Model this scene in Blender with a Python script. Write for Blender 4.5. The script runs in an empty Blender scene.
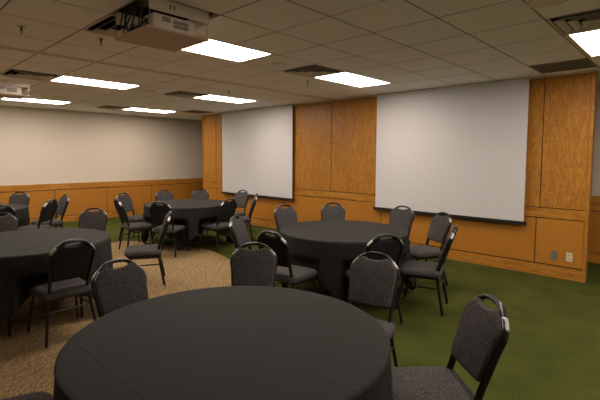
import bpy, bmesh, math, random
from math import sin, cos, pi, radians, atan2, hypot
from mathutils import Vector, Matrix
random.seed(7)
S = bpy.context.scene
COL = S.collection

# ------------------------------------------------------------------ camera
CZ, CEIL, XW, YW = 1.634, 2.742, 6.563, 11.278
F, YAW, PITCH, ROLL, PX, PY = 422.499, 0.7622, 0.0685, 0.0042, 296.116, 185.563
cd = bpy.data.cameras.new('camera'); cam = bpy.data.objects.new('camera', cd); COL.objects.link(cam)
fw = Vector((cos(YAW)*cos(PITCH), sin(YAW)*cos(PITCH), -sin(PITCH)))
rt = Vector((sin(YAW), -cos(YAW), 0)); up = rt.cross(fw)
rt2 = cos(ROLL)*rt + sin(ROLL)*up; up2 = -sin(ROLL)*rt + cos(ROLL)*up
M = Matrix((rt2, up2, -fw)).transposed().to_4x4(); M.translation = (0, 0, CZ)
cam.matrix_world = M
cd.sensor_fit = 'HORIZONTAL'; cd.sensor_width = 36; cd.lens = 36*F/600
cd.shift_x = (300-PX)/600; cd.shift_y = (PY-200)/600
cd.clip_start = .05; cd.clip_end = 60
S.camera = cam

# ------------------------------------------------------------------ light and exposure
W = bpy.data.worlds.new('world'); S.world = W; W.use_nodes = True
W.node_tree.nodes['Background'].inputs[0].default_value = (1, .85, .65, 1)
W.node_tree.nodes['Background'].inputs[1].default_value = 0.0
S.view_settings.view_transform = 'Standard'; S.view_settings.look = 'None'
S.view_settings.gamma = 1; S.view_settings.use_curve_mapping = False
S.view_settings.exposure = 1.40
S.cycles.max_bounces = 14; S.cycles.diffuse_bounces = 9
LAMP_STRENGTH = 9.0
LAMP_COLOUR = (1.0, 0.88, 0.77, 1)

# ------------------------------------------------------------------ materials
def lin(c): return tuple(((v/255+.055)/1.055)**2.4 if v/255 > .04045 else v/255/12.92 for v in c)
def new_mat(name, col=(.5, .5, .5), rough=.6, metal=0, spec=.5):
    m = bpy.data.materials.new(name); m.use_nodes = True
    b = m.node_tree.nodes['Principled BSDF']
    b.inputs['Base Color'].default_value = (*col, 1); b.inputs['Roughness'].default_value = rough
    b.inputs['Metallic'].default_value = metal; b.inputs['Specular IOR Level'].default_value = spec
    return m
def nd(m, t, **k):
    n = m.node_tree.nodes.new(t)
    for a, v in k.items():
        if a in n.inputs: n.inputs[a].default_value = v
        else: setattr(n, a, v)
    return n
def lk(m, a, b): m.node_tree.links.new(a, b)
def bsdf(m): return m.node_tree.nodes['Principled BSDF']
def coords(m, scale=(1, 1, 1), rot=(0, 0, 0), kind='Object'):
    tc = nd(m, 'ShaderNodeTexCoord'); mp = nd(m, 'ShaderNodeMapping')
    mp.inputs['Scale'].default_value = scale; mp.inputs['Rotation'].default_value = rot
    lk(m, tc.outputs[kind], mp.inputs['Vector']); return mp.outputs[0]
def ramp(m, fac, stops):
    r = nd(m, 'ShaderNodeValToRGB'); e = r.color_ramp.elements
    while len(e) < len(stops): e.new(.5)
    for x, (p, c) in zip(e, stops): x.position = p; x.color = (*c, 1)
    lk(m, fac, r.inputs[0]); return r.outputs[0]
def bump(m, h, strength=.3, dist=.01):
    b = nd(m, 'ShaderNodeBump'); b.inputs['Strength'].default_value = strength; b.inputs['Distance'].default_value = dist
    lk(m, h, b.inputs['Height']); lk(m, b.outputs[0], bsdf(m).inputs['Normal'])

def oak(name, grain_axis='z', dark=(.20, .075, .011), mid=(.37, .155, .020), light=(.52, .245, .038), fig=1.0):
    m = new_mat(name, rough=.45, spec=.3)
    sc = {'z': (1, 1, .17), 'y': (1, .10, 1), 'x': (.10, 1, 1)}[grain_axis]
    v = coords(m, sc)
    n1 = nd(m, 'ShaderNodeTexNoise', Scale=17.0, Detail=4.0, Distortion=1.2); lk(m, v, n1.inputs['Vector'])
    mul = nd(m, 'ShaderNodeMath', operation='MULTIPLY'); mul.inputs[1].default_value = 22*fig
    lk(m, n1.outputs['Fac'], mul.inputs[0])
    sn = nd(m, 'ShaderNodeMath', operation='SINE'); lk(m, mul.outputs[0], sn.inputs[0])
    hf = nd(m, 'ShaderNodeMath', operation='MULTIPLY_ADD'); hf.inputs[1].default_value = .10; hf.inputs[2].default_value = .5
    lk(m, sn.outputs[0], hf.inputs[0])
    n2 = nd(m, 'ShaderNodeTexNoise', Scale=110.0, Detail=3.0); lk(m, v, n2.inputs['Vector'])
    mx = nd(m, 'ShaderNodeMath', operation='MULTIPLY_ADD'); mx.inputs[1].default_value = .9
    lk(m, n2.outputs['Fac'], mx.inputs[0])
    sub = nd(m, 'ShaderNodeMath', operation='SUBTRACT'); sub.inputs[1].default_value = .45
    lk(m, hf.outputs[0], sub.inputs[0]); lk(m, sub.outputs[0], mx.inputs[2])
    c = ramp(m, mx.outputs[0], [(.2, dark), (.5, mid), (.8, light)])
    lk(m, c, bsdf(m).inputs['Base Color'])
    bump(m, mx.outputs[0], .12, .002)
    return m
M_OAK = oak('oak_vertical_grain', 'z')
M_OAKH = oak('oak_horizontal_grain', 'y', fig=.6)
M_OAKX = oak('oak_back_wall_grain', 'x', fig=.6)
M_OAKP = oak('oak_plain_panel', 'z', (.36, .142, .017), (.405, .165, .021), (.45, .19, .027), .35)
M_GROOVE = new_mat('dark_panel_joint', (.02, .008, .003), .8)

def painted(name, col, b=.15):
    m = new_mat(name, col, .85, spec=.2); v = coords(m)
    n = nd(m, 'ShaderNodeTexNoise', Scale=160.0, Detail=2.0); lk(m, v, n.inputs['Vector']); bump(m, n.outputs['Fac'], b, .002)
    return m
M_WALL = painted('beige_wall_paint', (.60, .53, .44))
M_WALLP = painted('bounce_wall_paint', (.80, .76, .70))  # for the unseen walls, made paler to bounce more light onto the ceiling
M_TILE = new_mat('mineral_fibre_tile', (.44, .375, .31), .95, spec=.1)
v = coords(M_TILE); n = nd(M_TILE, 'ShaderNodeTexNoise', Scale=120.0, Detail=4.0, Roughness=.7); lk(M_TILE, v, n.inputs['Vector'])
lk(M_TILE, ramp(M_TILE, n.outputs['Fac'], [(.35, (.84, .82, .805)), (.6, (.94, .93, .915))]), bsdf(M_TILE).inputs['Base Color'])
bump(M_TILE, n.outputs['Fac'], .4, .004)
M_GRID = new_mat('shaded_grid_metal', (.34, .29, .24), .7)  # darker than the tiles: shade of the recessed joints put into the colour
M_TRACK = new_mat('track_metal', (.62, .56, .50), .5)
M_VENT = new_mat('vent_enamel', (.62, .55, .47), .45)
M_VENTD = new_mat('dark_vent_metal', (.22, .195, .17), .6)
M_BLACK = new_mat('black_cavity', (.012, .010, .009), .9)
M_SCREEN = new_mat('matte_screen_fabric', (.56, .545, .545), .9, spec=.1)
M_BAR = new_mat('black_anodised_bar', (.012, .011, .011), .4)
M_FRAME = new_mat('black_gloss_steel', (.007, .0065, .0065), .33, spec=.35)
M_GLIDE = new_mat('chrome_glide', (.6, .58, .55), .25, 1)
M_SCUFF = new_mat('worn_bare_steel', (.42, .40, .38), .4, .7)
M_BEIGE = new_mat('beige_plastic', (.74, .67, .58), .5)
M_PLATE = new_mat('beige_lift_plate', (.55, .42, .31), .6)
M_GREYP = new_mat('grey_plastic', (.15, .15, .15), .5)
M_CREAM = new_mat('cream_plastic', (.62, .52, .36), .4)
M_CABLE = new_mat('black_cable', (.01, .01, .012), .45)

def tweed(name, a, b, scale=420.0):
    m = new_mat(name, rough=.95, spec=.15); v = coords(m)
    n = nd(m, 'ShaderNodeTexNoise', Scale=scale, Detail=2.0, Roughness=.8); lk(m, v, n.inputs['Vector'])
    n3 = nd(m, 'ShaderNodeTexNoise', Scale=scale*.28, Detail=2.0); lk(m, v, n3.inputs['Vector'])
    ad = nd(m, 'ShaderNodeMath', operation='MULTIPLY_ADD'); ad.inputs[1].default_value = .5
    lk(m, n3.outputs['Fac'], ad.inputs[0]); 
    hv = nd(m, 'ShaderNodeMath', operation='MULTIPLY'); hv.inputs[1].default_value = .5
    lk(m, n.outputs['Fac'], hv.inputs[0]); lk(m, hv.outputs[0], ad.inputs[2])
    lk(m, ramp(m, ad.outputs[0], [(.40, a), (.62, b)]), bsdf(m).inputs['Base Color'])
    bump(m, ad.outputs[0], .5, .003)
    return m
M_TWEED = tweed('grey_tweed', (.021, .0195, .0195), (.098, .088, .086))
M_BACKF = tweed('black_back_fabric', (.010, .009, .009), (.022, .020, .020))

# table linen: charcoal, with pressed fold creases
M_CLOTH = new_mat('charcoal_table_linen', (.0200, .0196, .0178), .75, spec=.12)
v = coords(M_CLOTH); sp = nd(M_CLOTH, 'ShaderNodeSeparateXYZ'); lk(M_CLOTH, v, sp.inputs[0])
def crease(ax):
    a = nd(M_CLOTH, 'ShaderNodeMath', operation='ADD'); a.inputs[1].default_value = 10*.5715+.0
    lk(M_CLOTH, sp.outputs[ax], a.inputs[0])
    md = nd(M_CLOTH, 'ShaderNodeMath', operation='PINGPONG'); md.inputs[1].default_value = .5715/2
    lk(M_CLOTH, a.outputs[0], md.inputs[0])
    mr = nd(M_CLOTH, 'ShaderNodeMapRange'); mr.inputs[1].default_value = 0; mr.inputs[2].default_value = .012
    mr.inputs[3].default_value = 1; mr.inputs[4].default_value = 0; lk(M_CLOTH, md.outputs[0], mr.inputs[0]); return mr.outputs[0]
ca, cb = crease('X'), crease('Y')
cm = nd(M_CLOTH, 'ShaderNodeMath', operation='MAXIMUM'); lk(M_CLOTH, ca, cm.inputs[0]); lk(M_CLOTH, cb, cm.inputs[1])
wn = nd(M_CLOTH, 'ShaderNodeTexNoise', Scale=900.0, Detail=1.0); lk(M_CLOTH, v, wn.inputs['Vector'])
am = nd(M_CLOTH, 'ShaderNodeMath', operation='MULTIPLY_ADD'); am.inputs[1].default_value = .06
lk(M_CLOTH, wn.outputs['Fac'], am.inputs[0]); lk(M_CLOTH, cm.outputs[0], am.inputs[2])
bump(M_CLOTH, am.outputs[0], .36, .003)

def carpet_green():
    m = new_mat('moss_green_carpet', rough=1, spec=.05); v = coords(m)
    n = nd(m, 'ShaderNodeTexNoise', Scale=90.0, Detail=4.0, Roughness=.75); lk(m, v, n.inputs['Vector'])
    n2 = nd(m, 'ShaderNodeTexNoise', Scale=3.0, Detail=2.0); lk(m, v, n2.inputs['Vector'])
    ad = nd(m, 'ShaderNodeMath', operation='MULTIPLY_ADD'); ad.inputs[1].default_value = .35
    lk(m, n2.outputs['Fac'], ad.inputs[0]); lk(m, n.outputs['Fac'], ad.inputs[2])
    lk(m, ramp(m, ad.outputs[0], [(.5, (.034, .040, .008)), (.85, (.070, .079, .017))]), bsdf(m).inputs['Base Color'])
    bump(m, n.outputs['Fac'], .6, .006); return m
def carpet_brown():
    m = new_mat('tan_carpet_with_wavy_lines', rough=1, spec=.05); v = coords(m, (1, 1, 1), (0, 0, radians(-42)))
    w = nd(m, 'ShaderNodeTexWave', Scale=8.0, Distortion=9.0, Detail=3.0); w.inputs['Detail Scale'].default_value = 2.2
    w.bands_direction = 'Y'; lk(m, v, w.inputs['Vector'])
    n = nd(m, 'ShaderNodeTexNoise', Scale=70.0, Detail=4.0, Roughness=.8); lk(m, v, n.inputs['Vector'])
    ad = nd(m, 'ShaderNodeMath', operation='MULTIPLY_ADD'); ad.inputs[1].default_value = .42
    lk(m, w.outputs['Fac'], ad.inputs[0]); lk(m, n.outputs['Fac'], ad.inputs[2])
    lk(m, ramp(m, ad.outputs[0], [(.38, (.115, .073, .034)), (.62, (.225, .15, .072)), (.98, (.32, .222, .113))]), bsdf(m).inputs['Base Color'])
    bump(m, n.outputs['Fac'], .6, .006); return m
M_GREEN, M_BROWN = carpet_green(), carpet_brown()
M_LAMP = bpy.data.materials.new('lit_diffuser'); M_LAMP.use_nodes = True
b_ = bsdf(M_LAMP); b_.inputs['Base Color'].default_value = (.8, .8, .8, 1)
b_.inputs['Emission Color'].default_value = LAMP_COLOUR; b_.inputs['Emission Strength'].default_value = LAMP_STRENGTH

# ------------------------------------------------------------------ helpers
def obj(name, bm, mat, parent=None, smooth=False, **props):
    bmesh.ops.recalc_face_normals(bm, faces=bm.faces)
    me = bpy.data.meshes.new(name); bm.to_mesh(me); bm.free()
    if smooth:
        for p in me.polygons: p.use_smooth = True
    for m in (mat if isinstance(mat, (list, tuple)) else [mat]): me.materials.append(m)
    o = bpy.data.objects.new(name, me); COL.objects.link(o)
    if parent: o.parent = parent
    for k, v in props.items(): o[k] = v
    return o
def struct(name, bm, mat, parent=None, **p):
    o = obj(name, bm, mat, parent, **p)
    if not parent: o['kind'] = 'structure'
    return o
def thing(name, label, cat, loc=(0, 0, 0), rz=0, group=None):
    o = bpy.data.objects.new(name, None); COL.objects.link(o); o.empty_display_size = .1
    o.location = loc; o.rotation_euler = (0, 0, rz); o['label'] = label; o['category'] = cat
    if group: o['group'] = group
    return o
def dup(root, loc, rz, label, group):
    r = root.copy(); COL.objects.link(r); r.location = loc; r.rotation_euler = (0, 0, rz)
    r['label'] = label; r['group'] = group
    for ch in list(root.children):
        c = ch.copy(); COL.objects.link(c); c.parent = r
        for g in list(ch.children):
            d = g.copy(); COL.objects.link(d); d.parent = c
    return r
def box(bm, x0, x1, y0, y1, z0, z1, bev=0):
    vs = [bm.verts.new((x, y, z)) for x in (x0, x1) for y in (y0, y1) for z in (z0, z1)]
    fs = [(0, 1, 3, 2), (4, 6, 7, 5), (0, 4, 5, 1), (2, 3, 7, 6), (0, 2, 6, 4), (1, 5, 7, 3)]
    nf = [bm.faces.new([vs[i] for i in f]) for f in fs]
    if bev:
        es = list({e for f in nf for e in f.edges})
        bmesh.ops.bevel(bm, geom=es, offset=bev, segments=2, affect='EDGES')
def B(*a, **k): bm = bmesh.new(); box(bm, *a, **k); return bm
def boxes(lst, bev=0):
    bm = bmesh.new()
    for a in lst: box(bm, *a, bev=bev)
    return bm
def tube(bm, pts, r, seg=8, ry=None, closed=False, cap=True):
    """swept oval tube; r across, ry along the second axis"""
    pts = [Vector(p) for p in pts]; ry = ry or r; n = len(pts); rings = []
    ref = None
    for i, p in enumerate(pts):
        a = pts[i-1] if (i > 0 or closed) else p; b = pts[(i+1) % n] if (i < n-1 or closed) else p
        t = (b-a).normalized()
        if ref is None:
            ref = Vector((0, 1, 0)) if abs(t.y) < .8 else Vector((1, 0, 0))
        s = t.cross(ref).normalized(); q = s.cross(t).normalized(); ref = q
        rings.append([bm.verts.new(p + s*r*cos(2*pi*k/seg) + q*ry*sin(2*pi*k/seg)) for k in range(seg)])
    m = n if closed else n-1
    for i in range(m):
        A_, B_ = rings[i], rings[(i+1) % n]
        for k in range(seg):
            bm.faces.new([A_[k], A_[(k+1) % seg], B_[(k+1) % seg], B_[k]])
    if cap and not closed: bm.faces.new(rings[0][::-1]); bm.faces.new(rings[-1])
def smooth_path(P, n=6):
    P = [Vector(p) for p in P]; out = []
    for i in range(len(P)-1):
        p0 = P[max(i-1, 0)]; p1 = P[i]; p2 = P[i+1]; p3 = P[min(i+2, len(P)-1)]
        for k in range(n):
            t = k/n
            out.append(.5*((2*p1) + (p2-p0)*t + (2*p0-5*p1+4*p2-p3)*t*t + (3*p1-p0-3*p2+p3)*t**3))
    out.append(P[-1]); return out
def inset(poly, d):
    n = len(poly); out = []
    for i in range(n):
        a, p, b = poly[i-1], poly[i], poly[(i+1) % n]
        e1 = Vector((p[0]-a[0], p[1]-a[1])); e2 = Vector((b[0]-p[0], b[1]-p[1]))
        if e1.length < 1e-9: e1 = e2
        t = (e1.normalized()+e2.normalized()); t = t.normalized() if t.length > 1e-6 else e1.normalized()
        out.append((p[0]-t.y*d, p[1]+t.x*d))
    return out
def pad(bm, poly, layers, place):
    """poly: ccw outline; layers: list of (inset, height); place(u,v,h)->xyz"""
    rings = [[bm.verts.new(place(u, w, h)) for u, w in inset(poly, d)] for d, h in layers]
    n = len(poly)
    for a, b in zip(rings, rings[1:]):
        for k in range(n): bm.faces.new([a[k], a[(k+1) % n], b[(k+1) % n], b[k]])
    for ring, (d, h) in ((rings[0], layers[0]), (rings[-1], layers[-1])):
        cu = sum(p[0] for p in inset(poly, d))/n; cw = sum(p[1] for p in inset(poly, d))/n
        c = bm.verts.new(place(cu, cw, h))
        for k in range(n): bm.faces.new([ring[k], ring[(k+1) % n], c])

# ------------------------------------------------------------------ the room
X0, Y0 = -3.5, -4.0
XR = 7.95                                     # recessed side wall behind the wooden one
WY0, WY1 = 1.03, 9.72                          # ends of the projecting wooden wall
struct('floor', B(X0, XR+.1, Y0, YW+.1, -.1, 0), M_GREEN)
inlay = [(3.0, 7.95), (3.55, 7.93), (3.8, 7.6), (4.0, 7.1), (4.14, 6.5), (4.21, 6.1), (4.16, 5.75), (4.06, 5.35), (3.98, 5.0), (3.8, 4.5), (3.5, 3.95),
         (3.1, 3.3), (2.6, 2.6), (2.1, 1.9), (1.7, 1.1), (1.3, .2), (1.0, -1), (X0, -1), (X0, 7.95)]
bm = bmesh.new(); lo = [bm.verts.new((x, y, 0.0)) for x, y in inlay]; hi = [bm.verts.new((x, y, .004)) for x, y in inlay]
bm.faces.new(hi); bm.faces.new(lo[::-1])
for i in range(len(lo)): j = (i+1) % len(lo); bm.faces.new([lo[i], lo[j], hi[j], hi[i]])
struct('floor_inlay', bm, M_BROWN)
struct('wall_back', B(X0, XR+.1, YW, YW+.1, 0, CEIL+.3), M_WALL)
struct('wall_left', B(X0-.1, X0, Y0, YW+.1, 0, CEIL+.3), M_WALLP)
struct('wall_front', B(X0, XR+.1, Y0-.1, Y0, 0, CEIL+.3), M_WALLP)
struct('wall_side', B(XR, XR+.1, Y0, YW, 0, CEIL+.3), M_WALL)

# wainscot of the back wall: boards, cap rail, baseboard, dark joints
WT = .955
bm = boxes([(X0, XR, YW-.012, YW, 0, WT-.1)]); wb = struct('trim_1', bm, M_GROOVE)
xs = [XR-.001]; x = 7.105
seams = [8.4, 7.06, 5.82, 4.575, 3.334, 2.09, .85, -.4, -1.64, -2.9, X0]
bm = bmesh.new(); prev = XR
for sx in seams:
    if sx >= prev: continue
    box(bm, max(sx, X0)+.008, prev-.008, YW-.030, YW-.012, .16, WT-.155); prev = sx
struct('panel', bm, M_OAKP, wb)
struct('rail', B(X0, XR, YW-.042, YW, WT-.14, WT), M_OAKX, wb)
struct('baseboard', boxes([(X0, XR, YW-.036, YW, 0, .145)]), M_OAKX, wb)
# wainscot of the recessed side wall (both ends of the wooden wall)
for k, (a, b) in enumerate(((Y0, YW-.05),)):
    g = struct('trim_%d' % (k+2), B(XR-.012, XR, a, b, 0, WT), M_GROOVE)
    struct('panel', B(XR-.03, XR-.012, a, b, .16, WT-.155), M_OAKP, g)
    struct('rail', B(XR-.042, XR-.012, a, b, WT-.14, WT+.09), M_OAKH, g)
    struct('baseboard', B(XR-.036, XR-.012, a, b, 0, .145), M_OAKH, g)

# the projecting wooden wall
wr = struct('wall_right', B(XW, XW+.12, WY0+.02, WY1-.02, 0, CEIL+.02), M_GROOVE)
T = .018
def panel(y0, y1, z0, z1, m=M_OAK, g=.006): struct('panel', B(XW-T, XW+.001, y0+g, y1-g, z0+g, z1-g, bev=.002), m, wr)
ups = [WY0+.02, 1.58, 1.80, 4.24, 5.29, 6.375, 8.9, 9.14, WY1-.02]
for a, b in zip(ups, ups[1:]): panel(a, b, .945, CEIL-.012)
lows = [WY0+.02, 1.615, 4.12, 6.62, 9.12, WY1-.02]
for a, b in zip(lows, lows[1:]): panel(a, b, .165, .805, M_OAKP)
struct('rail', B(XW-.026, XW+.001, WY0+.02, WY1-.02, .81, .94, bev=.003), M_OAKH, wr)
struct('baseboard', B(XW-.03, XW+.001, WY0-.005, WY1+.005, 0, .155, bev=.003), M_OAKH, wr)
for y in (WY0, WY1): struct('corner_post', B(XW-.028, XW+.06, y-.022, y+.022, 0, CEIL-.002, bev=.003), M_OAK, wr)
for y in (WY0, WY1): struct('end_panel', B(XW+.06, XW+.12, y-.018 if y < 5 else y-.002, y+.002 if y < 5 else y+.018, 0, CEIL-.002), M_OAK, wr)

# ceiling: fibre tiles set in a grid
GX0, GY0, T61 = 3.882, .962, .61
LIGHTS = [(0, -1), (0, 4), (0, 9), (0, 14)]
def cell(i, j): return GX0+i*T61, GY0+j*T61
lights = [(1, -1), (1, 4), (1, 9), (1, 14), (-3, 4), (-3, 9), (-3, 14), (-3, -1), (-7, 9), (-7, 14), (1, -6), (-3, -6)]  # the last ones continue the grid unseen, added to light the room
skip = set()
for i, j in lights: skip |= {(i, j), (i+1, j)}
diffusers = [(0, -1), (0, 4), (0, 9), (-4, 4), (-4, 9), (0, 14)]
returns = [(3, 0), (3, 13)]
skip |= set(diffusers) | set(returns) | {(-4, 3)}
bm = bmesh.new(); gap = .010
i0, i1 = math.floor((X0-GX0)/T61), math.ceil((XR-GX0)/T61); j0, j1 = math.floor((Y0-GY0)/T61), math.ceil((YW-GY0)/T61)
for i in range(i0, i1):
    for j in range(j0, j1):
        if (i, j) in skip: continue
        x, y = cell(i, j); a, b, c, d = max(x+gap, X0), min(x+T61-gap, XR), max(y+gap, Y0), min(y+T61-gap, YW)
        if b-a > .02 and d-c > .02: box(bm, a, b, c, d, CEIL, CEIL+.012)
cl = struct('ceiling', bm, M_TILE)
bm = bmesh.new()
hole = {(-4, 3)} | set(diffusers) | set(returns) | {c for i, j in lights for c in ((i, j), (i+1, j))}
for i in range(i0, i1+1): x = cell(i, 0)[0]; box(bm, x-.012, x+.012, Y0, YW, CEIL+.003, CEIL+.02) if X0 < x < XR and i not in (2, -2, -6) else None
for j in range(j0, j1+1):
    y = cell(0, j)[1]
    if Y0 < y < YW: box(bm, X0, XR, y-.012, y+.012, CEIL+.003, CEIL+.02)
struct('ceiling_grid', bm, M_GRID, cl)
struct('ceiling_deck', B(X0, XR+.1, Y0, YW, CEIL+.30, CEIL+.36), M_BLACK, cl)
tk = struct('trim_3', boxes([(X0, XW-.03, 5.17, 5.20, CEIL-.006, CEIL), (X0, XW-.03, 5.25, 5.28, CEIL-.006, CEIL), (X0, XW-.03, 5.20, 5.25, CEIL-.004, CEIL)]), M_TRACK)
struct('trim_4', B(XW-.045, XW-.02, WY0, WY1, CEIL-.022, CEIL-.001), M_TRACK)
struct('trim_5', B(X0, XR, YW-.025, YW, CEIL-.022, CEIL-.001), M_TRACK)

# ------------------------------------------------------------------ ceiling fixtures
def ceiling_light(i, j, label):
    x, y = cell(i, j); t = thing('ceiling_light', label, 'ceiling light', (x+T61, y+T61/2, CEIL), 0, 'recessed ceiling lights')
    w, h = T61-.008, T61/2-.008
    a, b, c, d = -w+.015, w-.085, -h+.012, h-.04
    obj('housing', boxes([(-w, w, -h, c, -.004, .05), (-w, w, d, h, -.004, .05), (-w, a, c, d, -.004, .05), (b, w, c, d, -.004, .05), (-w, w, -h, h, .05, .06)]), M_BEIGE, t)
    obj('diffuser', B(a, b, c, d, .0, .01), M_LAMP, t)
lab = {(1, -1): 'lit ceiling light at the right edge, above the right end of the wooden wall',
 (1, 4): 'lit rectangular ceiling light in front of the wall between the two screens',
 (1, 9): 'lit rectangular ceiling light in front of the farther, left projection screen',
 (1, 14): 'lit rectangular ceiling light near the back wall, its right one',
 (-3, 4): 'large lit rectangular ceiling light partly hidden behind the near projector',
 (-3, 9): 'lit rectangular ceiling light right of the far projector',
 (-3, 14): 'lit rectangular ceiling light by the back wall, partly behind the far projector',
 (-3, -1): 'unseen ceiling light above the camera, added to light the room',
 (1, -6): 'unseen ceiling light behind the camera on the right, added for bounce light', (-3, -6): 'unseen ceiling light behind the camera on the left, added for bounce light',
 (-7, 9): 'unseen ceiling light left of the far projector, added to light the room', (-7, 14): 'unseen ceiling light in the far left corner, added to light the room'}
for c in lights: ceiling_light(*c, lab[c])
def frame_ring(bm, a0, z0, a1, z1, th=.006):
    """square louvre sloping from half-size a0 at z0 to a1 at z1"""
    L = []
    for a, z in ((a0, z0), (a1, z1), (a1, z1+th), (a0, z0+th)):
        L.append([bm.verts.new((sx*a, sy*a, z)) for sx, sy in ((-1, -1), (1, -1), (1, 1), (-1, 1))])
    for p in range(4):
        A_, B_ = L[p], L[(p+1) % 4]
        for k in range(4): bm.faces.new([A_[k], A_[(k+1) % 4], B_[(k+1) % 4], B_[k]])
def air_diffuser(i, j, label):
    x, y = cell(i, j); t = thing('air_diffuser', label, 'air vent', (x+T61/2, y+T61/2, CEIL), 0, 'square louvred air diffusers')
    h = T61/2-.008
    obj('backing', boxes([(-h, h, -h, h, .15, .156), (-h, -h+.006, -h, h, .02, .15), (h-.006, h, -h, h, .02, .15), (-h, h, -h, -h+.006, .02, .15), (-h, h, h-.006, h, .02, .15)]), M_BLACK, t)
    bm = bmesh.new(); frame_ring(bm, h, 0, h-.018, .0); obj('frame', bm, M_VENT, t)
    for a in (h-.045, h-.125, h-.205):
        bm = bmesh.new(); frame_ring(bm, a, -.022, a-.045, .012, .004); obj('louvre', bm, M_VENT, t)
    obj('centre_plate', B(-.035, .035, -.035, .035, -.012, -.006), M_VENT, t)
dl = {(0, -1): 'square ceiling diffuser beside the light at the right edge', (0, 4): 'square ceiling diffuser left of the light before the wooden wall panels',
 (0, 9): 'dark square ceiling diffuser left of the light before the left screen', (-4, 4): 'square ceiling diffuser just behind the near projector',
 (-4, 9): 'square ceiling diffuser directly in front of the far projector', (0, 14): 'small distant ceiling diffuser between the two lights at the back wall'}
for c in diffusers: air_diffuser(*c, dl[c])
def return_grille(i, j, label):
    x, y = cell(i, j); t = thing('return_grille', label, 'air vent', (x+T61/2, y+T61/2, CEIL), 0, 'dark return air grilles')
    h = T61/2-.008
    obj('frame', boxes([(-h, h, -h, -h+.02, -.004, .02), (-h, h, h-.02, h, -.004, .02), (-h, -h+.02, -h+.02, h-.02, -.004, .02), (h-.02, h, -h+.02, h-.02, -.004, .02)]), M_VENTD, t)
    obj('core', B(-h+.02, h-.02, -h+.02, h-.02, .012, .018), M_VENTD, t)
    obj('slats', boxes([(-h+.02, h-.02, -h+.03+k*.03, -h+.036+k*.03, 0, .012) for k in range(18)]), M_VENTD, t)
return_grille(3, 0, 'dark flat return grille against the right end of the wooden wall')
return_grille(3, 13, 'dark return grille by the far left end of the wooden wall')

def sprinkler(x, y, label):
    t = thing('sprinkler', label, 'sprinkler', (x, y, CEIL), 0, 'sprinkler heads')
    bm = bmesh.new(); bmesh.ops.create_cone(bm, cap_ends=True, segments=20, radius1=.038, radius2=.030, depth=.008, matrix=Matrix.Translation((0, 0, -.004)))
    obj('escutcheon', bm, M_VENT, t)
    bm = bmesh.new(); bmesh.ops.create_cone(bm, cap_ends=True, segments=10, radius1=.007, radius2=.010, depth=.035, matrix=Matrix.Translation((0, 0, -.025)))
    tube(bm, [(.009, 0, -.04), (.011, 0, -.052), (0, 0, -.064)], .0025, 5); tube(bm, [(-.009, 0, -.04), (-.011, 0, -.052), (0, 0, -.064)], .0025, 5)
    obj('head', bm, M_BAR, t)
    bm = bmesh.new(); bmesh.ops.create_cone(bm, cap_ends=True, segments=12, radius1=.014, radius2=.014, depth=.002, matrix=Matrix.Translation((0, 0, -.064)))
    obj('deflector', bm, M_BAR, t)
sprinkler(1.05, 4.27, 'sprinkler head in the ceiling at the upper left, left of the projector')
sprinkler(1.67, 4.15, 'small dark sprinkler head just below the near projector')
sprinkler(4.64, 4.21, 'small dark sprinkler head left of the light by the wall panels')
sprinkler(4.45, 5.83, 'small dark sprinkler head behind the light at the left screen')
def speaker(x, y, r, label):
    t = thing('ceiling_speaker', label, 'speaker', (x, y, CEIL), 0, 'round ceiling speakers')
    bm = bmesh.new(); bmesh.ops.create_cone(bm, cap_ends=True, segments=32, radius1=r, radius2=r, depth=.008, matrix=Matrix.Translation((0, 0, -.004)))
    obj('rim', bm, M_VENT, t)
    bm = bmesh.new(); bmesh.ops.create_cone(bm, cap_ends=True, segments=32, radius1=r*.84, radius2=r*.88, depth=.006, matrix=Matrix.Translation((0, 0, -.009)))
    obj('grille', bm, M_VENT, t)
speaker(3.43, .83, .14, 'round speaker grille at the top edge, right')
speaker(3.60, 3.74, .10, 'round speaker grille between the large light and the diffuser')
speaker(3.55, 6.86, .10, 'round speaker grille left of the dark diffuser over the far tables')

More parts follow.
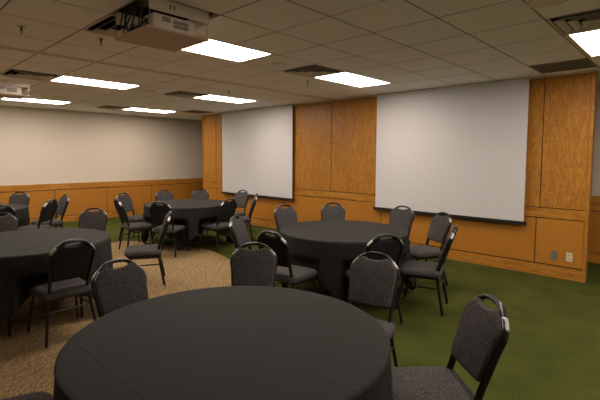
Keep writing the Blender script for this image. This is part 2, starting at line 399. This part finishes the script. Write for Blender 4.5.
def projector(x, y, label, deep):
    """origin: near corner (min x, min y) of the lift frame at ceiling height"""
    t = thing('projector_lift', label, 'projector', (x, y, CEIL), 0, 'projectors on ceiling lifts')
    w, d = .495, .53
    if deep:
        obj('cavity', boxes([(-.03, w+.06, -.03, -.024, .012, .28), (-.03, w+.06, d+.04, d+.046, .012, .28), (-.03, -.024, -.03, d+.04, .012, .28), (w+.055, w+.06, -.03, d+.04, .012, .28)]), M_BLACK, t)
    obj('collar', boxes([(0, w, 0, .008, -.082, .01), (w-.008, w, .008, d, -.082, .01), (0, w-.008, d-.008, d, -.082, .01)]), M_BEIGE, t)
    for q in (.16, .19): obj('slot', B(q, q+.008, -.002, .0, -.055, -.02), M_BLACK, t)
    obj('lift_plate', B(-.03, w-.005, -.01, d-.02, -.214, -.200, bev=.003), M_PLATE, t)
    pb = obj('projector_body', B(.05, .40, .04, .42, -.20, -.085, bev=.008), M_BEIGE, t)
    for lst in ([(.12+k*.013, .128+k*.013, .0375, .041, -.135, -.10) for k in range(5)], [(.21+k*.014, .219+k*.014, .0375, .041, -.165+dz, -.14+dz) for k in range(9) for dz in (0, .03)],
                [(.0475, .051, .08+k*.03, .095+k*.03, -.15, -.11) for k in range(4)]): obj('vent_slots', boxes(lst), M_GREYP, pb)
    bm = bmesh.new(); r_ = Matrix.Rotation(pi/2, 4, 'Y')
    bmesh.ops.create_cone(bm, cap_ends=True, segments=24, radius1=.042, radius2=.038, depth=.03, matrix=Matrix.Translation((.41, .14, -.14)) @ r_)
    obj('lens', bm, M_BAR, pb, smooth=False)
    for px, py in ((.004, .004), (w-.014, .004), (-.02, d-.03), (w-.014, d-.03)):
        bm = bmesh.new(); tube(bm, [(px, py, -.21), (px, py, .05)], .0022, 6); obj('hanger_rod', bm, M_GLIDE, t)
    rnd = random.Random(3)
    for k in range(8):
        a = Vector((rnd.uniform(-.01, .04), rnd.uniform(.08, .40), .06)); b = Vector((rnd.uniform(.045, .06), rnd.uniform(.10, .36), rnd.uniform(-.16, -.11)))
        m1 = Vector((rnd.uniform(-.03, .03), rnd.uniform(.05, .45), rnd.uniform(-.12, -.04))); m2 = Vector((rnd.uniform(-.02, .03), rnd.uniform(.05, .45), rnd.uniform(-.19, -.15)))
        bm = bmesh.new(); tube(bm, smooth_path([a, m1, m2, b], 8), .006, 6); obj('cable', bm, M_CABLE, t, smooth=True)
    if deep: obj('junction_box', B(.01, .12, .15, .30, .02, .12), M_GREYP, t)
projector(1.47, 2.82, 'beige projector on a lowered ceiling lift with black cables, nearest and at the top', True)
projector(1.41, 7.42, 'beige projector hanging from the ceiling at the left edge, farther away', False)

# ------------------------------------------------------------------ projection screens and outlets
def screen(y0, y1, label):
    t = thing('projection_screen', label, 'projection screen', (XW-.09, (y0+y1)/2, .70), 0, 'lowered projection screens')
    h = (y1-y0)/2
    obj('screen_surface', B(-.002, .002, -h, h, .035, CEIL-.702), M_SCREEN, t)
    obj('weight_bar', B(-.016, .016, -h-.02, h+.02, -.012, .036, bev=.004), M_BAR, t)
    for s in (-1, 1): obj('end_cap', B(-.019, .019, s*(h+.022)-.012, s*(h+.022)+.012, -.016, .040, bev=.004), M_BAR, t)
screen(1.755, 4.20, 'larger, nearer blank white projection screen pulled down on the right')
screen(6.295, 8.77, 'farther blank white projection screen pulled down, the left one')
def outlet(y, z, m, label):
    t = thing('wall_outlet', label, 'outlet', (XW-T, y, z), 0, 'outlets on the wooden wall')
    obj('cover_plate', B(-.008, 0, -.038, .038, -.06, .06, bev=.002), m, t)
    for dz in (-.025, .025):
        o = obj('socket', B(-.011, -.006, -.018, .018, dz-.015, dz+.015, bev=.002), m, t)
        obj('slot', boxes([(-.0125, -.0105, -.009, -.006, dz-.005, dz+.007), (-.0125, -.0105, .006, .009, dz-.005, dz+.007)]), M_BLACK, o)
outlet(1.375, .305, M_GREYP, 'grey outlet plate low on the wooden wall')
outlet(1.20, .31, M_CREAM, 'cream outlet plate low on the wooden wall, near its right end')

# ------------------------------------------------------------------ round tables with square cloths
def make_table(label, loc):
    t = thing('banquet_table', label, 'table', loc, 0, 'round banquet tables')
    bm = bmesh.new(); bmesh.ops.create_cone(bm, cap_ends=True, segments=64, radius1=.76, radius2=.76, depth=.02, matrix=Matrix.Translation((0, 0, .742)))
    obj('tabletop', bm, M_OAKP, t)
    for sx in (-1, 1):
        for sy in (-1, 1):
            bm = bmesh.new(); tube(bm, [(sx*.31, sy*.52, .002), (sx*.31, sy*.50, .73)], .014, 8); obj('leg', bm, M_FRAME, t)
    for sy in (-1, 1):
        bm = bmesh.new(); tube(bm, [(-.31, sy*.517, .12), (.31, sy*.517, .12)], .011, 8); obj('crossbar', bm, M_FRAME, t)
    return t
def push_in(loc, seats, th, r, z):
    """the cloth is pushed back where a chair seat or its front legs press into it"""
    k = min(1, max(0, (.58-z)/.09)); k = k*k*(3-2*k)
    if k <= 0: return r
    best = r
    for px, py, a in seats:
        for q in range(60):
            rr = r-q*.008
            dx, dy = loc[0]+rr*cos(th)-px, loc[1]+rr*sin(th)-py
            f = dx*cos(a)+dy*sin(a); g = abs(-dx*sin(a)+dy*cos(a))
            lim = .262 - max(0, g-.19)*1.1
            if f > lim or g > .36: break
        best = min(best, rr)
    return r+(best-r)*k
def make_cloth(label, loc, seed, seats=(), rz=0):
    rnd = random.Random(seed); ph = rnd.uniform(-.3, .3); bm = bmesh.new(); N = 288; R0 = .762
    half = 1.143; prof = []
    ks = [rnd.uniform(-1, 1) for _ in range(8)]
    rings = []
    tops = [.12, .3, .5, .66, .735, .755]
    for r in tops: rings.append([(r*cos(2*pi*i/N), r*sin(2*pi*i/N), .757) for i in range(N)])
    rings.append([((.7655)*cos(2*pi*i/N), .7655*sin(2*pi*i/N), .7535) for i in range(N)])
    K = 22
    for k in range(1, K+1):
        q = k/K; ring = []
        for i in range(N):
            th = 2*pi*i/N; m = max(abs(cos(th)), abs(sin(th)))
            L = half/m - .762; L = min(L, .738+.0)
            corner = (1/m-1)/.4142                      # 0 mid-side, 1 at corner
            t_ = L*q
            wave = cos(13*th+ph+1.4*sin(2*th+ks[0]))*.6 + .4*cos(21*th+ks[1]*3+sin(3*th))
            amp = (.016+.050*corner**.6)*min(1, t_/.5)**1.1
            r = R0 + .004*min(1, t_/.08) + amp*(wave*.8+.3) + .07*corner*t_
            z = .750 - t_*.99; r = push_in(loc, seats, th, r, z)
            ring.append((r*cos(th), r*sin(th), z))
        rings.append(ring)
    vs = [[bm.verts.new(p) for p in ring] for ring in rings]
    c = bm.verts.new((0, 0, .757))
    for i in range(N): bm.faces.new([vs[0][i], vs[0][(i+1) % N], c])
    for a, b in zip(vs, vs[1:]):
        for i in range(N): bm.faces.new([a[i], b[i], b[(i+1) % N], a[(i+1) % N]])
    o = obj('tablecloth', bm, M_CLOTH, smooth=True)
    o.location = loc; o.rotation_euler = (0, 0, rz)
    md = o.modifiers.new('thickness', 'SOLIDIFY'); md.thickness = .0015; md.offset = 1
    o['label'] = label; o['category'] = 'tablecloth'; o['group'] = 'black tablecloths'
TAB = {'N': (1.259, 1.640), 'A': (4.049, 3.081), 'B': (1.213, 4.953), 'C': (4.247, 6.827), 'D': (1.33, 8.60)}
tl = {'N': 'nearest round banquet table, under black cloth, filling the bottom of the photo',
 'A': 'round banquet table under black cloth in front of the larger screen', 'B': 'round banquet table under black cloth at the left edge, nearer one',
 'C': 'round banquet table under black cloth in front of the left screen', 'D': 'farthest round banquet table under black cloth at the left edge'}
cll = {'N': 'creased black cloth on the nearest table, filling the bottom of the photo',
 'A': 'black cloth on the table in front of the larger screen', 'B': 'black cloth on the nearer table at the left edge',
 'C': 'black cloth on the table in front of the left, farther screen', 'D': 'black cloth on the farthest table at the left edge'}
# each chair: name of its table, where the middle of the hand grip is, facing direction (degrees from +x; None = towards the table), label
CH = [
 ('N', 2.235, .728, 137, 'large grey chair at the lower right, turned towards the nearest table'),
 ('N', 2.688, 1.727, 194, 'grey chair at the right rim of the nearest table, face on'),
 ('N', 2.259, 2.632, None, 'grey chair straight behind the nearest table, face on, middle of the photo'),
 ('N', 1.215, 2.87, 274, 'grey chair at the left rear rim of the nearest table, face on'),
 ('N', .06, 2.30, -20, 'chair left of the nearest table, only its seat edge showing at the bottom left corner'),
 ('A', 2.74, 2.97, 7, 'dark-backed chair at the left rim of the table before the larger screen'),
 ('A', 3.11, 3.99, 298, 'grey chair seen almost edge-on, left of the table before the larger screen'),
 ('A', 4.40, 4.45, None, 'grey chair behind the left part of the table before the larger screen'),
 ('A', 5.15, 4.12, None, 'grey chair face on behind the middle of the table before the larger screen'),
 ('A', 5.565, 3.125, None, 'grey chair behind the right part of the table under the larger screen bar'),
 ('A', 5.28, 2.37, None, 'grey chair right of the table before the larger screen, next to the wall'),
 ('A', 4.30, 1.80, 108, 'chair with its dark back to the open green floor, rightmost at its table'),
 ('A', 3.385, 2.065, None, 'dark-backed chair behind the grey one at the right rim of the nearest table'),
 ('B', 1.265, 3.81, 92, 'dark-backed chair before the nearer left table, its scuffed front leg showing'),
 ('B', 2.26, 5.98, None, 'grey chair face on behind the right end of the nearer left table'),
 ('B', 1.235, 6.32, 258, 'grey chair with pale shiny frame behind the nearer left table, at the left edge'),
 ('B', 2.80, 4.91, 151, 'chair seen edge-on with silver scuffs on its frame, middle of the tan carpet'),
 ('C', 3.60, 8.15, None, 'grey chair left rear of the table before the left screen'),
 ('C', 2.99, 6.99, None, 'dark-backed chair at the left side of the table before the left screen'),
 ('C', 4.52, 8.20, None, 'grey chair face on behind the left part of the table before the left screen'),
 ('C', 5.25, 7.92, None, 'grey chair behind the table before the left screen, in the far wall corner'),
 ('C', 3.29, 6.11, None, 'dark-backed chair before the left part of the table at the left screen'),
 ('C', 4.37, 5.71, None, 'dark-backed chair before the right part of the table at the left screen'),
 ('C', 5.75, 7.05, None, 'grey chair right of the table under the left screen, face on'),
 ('C', 5.361, 6.155, 141, 'thin dark chair seen edge-on under the bar of the left screen'),
 ('D', 2.25, 9.65, None, 'grey chair behind the farthest left table, against the wainscot'),
 ('D', 2.219, 7.62, None, 'dark-backed chair right of the farthest left table'),
 ('D', 2.70, 8.45, 180, 'grey chair seen edge-on, right of the farthest left table'),
 ('D', 1.442, 7.23, None, 'dark-backed chair before the farthest left table, cut by the left edge'),
]
TOPY, TOPZ = -.325, .92
def chair_pose(tb, x, y, deg):
    cx, cy = TAB[tb]; a = radians(deg) if deg is not None else atan2(cy-y, cx-x)
    return x - TOPY*cos(a), y - TOPY*sin(a), a      # root = grip + .345 along the facing direction
for n_, (k, (x, y)) in enumerate(TAB.items()):
    z = .0045 if k in 'NBC' else 0
    tb_ = make_table(tl[k], (x, y, z)); tb_.rotation_euler.z = radians(-30) if k == 'A' else 0; make_cloth(cll[k], (x, y, z), 11+n_, [chair_pose(*c[:4]) for c in CH if c[0] == k])

# ------------------------------------------------------------------ banquet chairs
def back_y(z): return -.165 - (z-.45)*.34 if z > .45 else -.165
def make_chair():
    t = thing('banquet_chair', '', 'chair')
    # seat cushion
    n = 10; poly = []
    def arc(cx, cy, r, a0, a1, n=6): return [(cx+r*cos(radians(a0+(a1-a0)*i/n)), cy+r*sin(radians(a0+(a1-a0)*i/n))) for i in range(n+1)]
    poly = arc(.145, .155, .07, 0, 90) + [(.07, .232), (0, .235), (-.07, .232)] + arc(-.145, .155, .07, 90, 180) + arc(-.150, -.150, .055, 180, 270) + arc(.150, -.150, .055, 270, 360)
    def pl(u, w, h):
        d = max(0, 1-(abs(u)/.22)**3)*max(0, 1-(abs(w-.02)/.22)**3); return (u, w, h + (.012*d if h > .42 else 0) + (-.012*((w-.1)/.13)**2 if w > .1 and h > .42 else 0))
    bm = bmesh.new(); pad(bm, poly, [(.02, .395), (.0, .402), (-.004, .415), (-.004, .438), (.004, .452), (.016, .460), (.034, .464), (.048, .465)], pl)
    obj('seat', bm, M_TWEED, t, smooth=True)
    obj('seat_pan', B(-.20, .20, -.185, .20, .385, .398, bev=.004), M_FRAME, t)
    # backrest
    right = [(.13, .546), (.150, .553), (.160, .572), (.163, .62), (.168, .67), (.174, .72), (.178, .765), (.176, .793), (.162, .824), (.138, .850), (.114, .869), (.094, .878), (.077, .877), (.056, .867), (.028, .862)]
    poly = [(-.06, .544), (0, .543), (.06, .544)] + right + [(0, .861)] + [(-u, w) for u, w in right[::-1]]
    nrm = Vector((0, 1, .34)).normalized()
    def plb(u, w, h): return (u, back_y(w)+nrm.y*h, w+nrm.z*h)
    bm = bmesh.new(); pad(bm, poly, [(.012, .0), (.012, .010), (.0, .012), (-.001, .018), (.002, .028), (.009, .034), (.019, .0365)], plb)
    obj('backrest', bm, M_TWEED, t, smooth=True)
    bm = bmesh.new(); pad(bm, poly, [(.03, -.013), (.020, -.010), (.014, -.004), (.014, .0)], plb)
    obj('back_panel', bm, M_BACKF, t, smooth=True)
    # back frame: up one side, over the hand grip, down the other
    half = [(.160, .44), (.158, .52), (.165, .62), (.173, .72), (.181, .765), (.179, .795), (.165, .830), (.128, .868), (.086, .899), (.05, .911), (.02, .9145)]
    pts = [(-u, w) for u, w in half] + [(0, .915)] + half[::-1]
    P3 = smooth_path([(u, back_y(w), w-.006) for u, w in pts], 4)
    bm = bmesh.new(); tube(bm, P3, .013, 8, ry=.021); obj('back_frame', bm, M_FRAME, t, smooth=True)
    # worn metal patches on the grip's shoulders
    for q in (-1, 1):
        bm = bmesh.new(); tube(bm, smooth_path([(q*u, back_y(w), w-.0055) for u, w in ((.171, .818), (.163, .833), (.147, .850), (.132, .865))], 3), .0134, 8, ry=.0214)
        obj('worn_patch', bm, M_SCUFF, t, smooth=True)
    for s in (-1, 1):
        for top, foot in (((s*.160, -.165, .45), (s*.215, -.235, .022)), ((s*.172, .165, .395), (s*.215, .225, .022))):
            bm = bmesh.new(); tube(bm, smooth_path([top, ((top[0]*.6+foot[0]*.4), (top[1]*.64+foot[1]*.36), .27), foot], 4) , .0125, 8, ry=.015)
            lg = obj('leg', bm, M_FRAME, t, smooth=True)
            bm = bmesh.new(); bmesh.ops.create_cone(bm, cap_ends=True, segments=12, radius1=.015, radius2=.012, depth=.022, matrix=Matrix.Translation((foot[0], foot[1], .0115)))
            obj('glide', bm, M_GLIDE, lg)
        bm = bmesh.new(); tube(bm, [(s*.181, -.193, .28), (s*.186, .182, .28)], .008, 6); obj('stretcher', bm, M_FRAME, t)
        bm = bmesh.new(); tube(bm, [(s*.164, -.168, .378), (s*.172, .166, .378)], .011, 8, ry=.014); obj('seat_rail', bm, M_FRAME, t)
    bm = bmesh.new(); tube(bm, [(-.172, .172, .365), (.172, .172, .365)], .009, 8); obj('crossbar', bm, M_FRAME, t)
    bm = bmesh.new(); tube(bm, [(-.180, -.19, .29), (.180, -.19, .29)], .008, 8); obj('crossbar', bm, M_FRAME, t)
    return t
grp = {'N': 'chairs around the nearest table', 'A': 'chairs around the table at the larger screen', 'B': 'chairs around the nearer left table',
       'C': 'chairs around the table at the left screen', 'D': 'chairs around the farthest left table'}
proto = make_chair()
def brown_at(x, y):
    ins = False
    for i in range(len(inlay)):
        (xa, ya), (xb, yb) = inlay[i-1], inlay[i]
        if (ya > y) != (yb > y) and x < (xb-xa)*(y-ya)/(yb-ya)+xa: ins = not ins
    return ins
for n_, (tb, x, y, deg, label) in enumerate(CH):
    px, py, a = chair_pose(tb, x, y, deg)
    loc = (px, py, .0045 if brown_at(px, py) else 0.0005)
    if n_ == 0:
        proto.location = loc; proto.rotation_euler = (0, 0, a-pi/2); proto['label'] = label; proto['group'] = grp[tb]
    else: dup(proto, loc, a-pi/2, label, grp[tb])
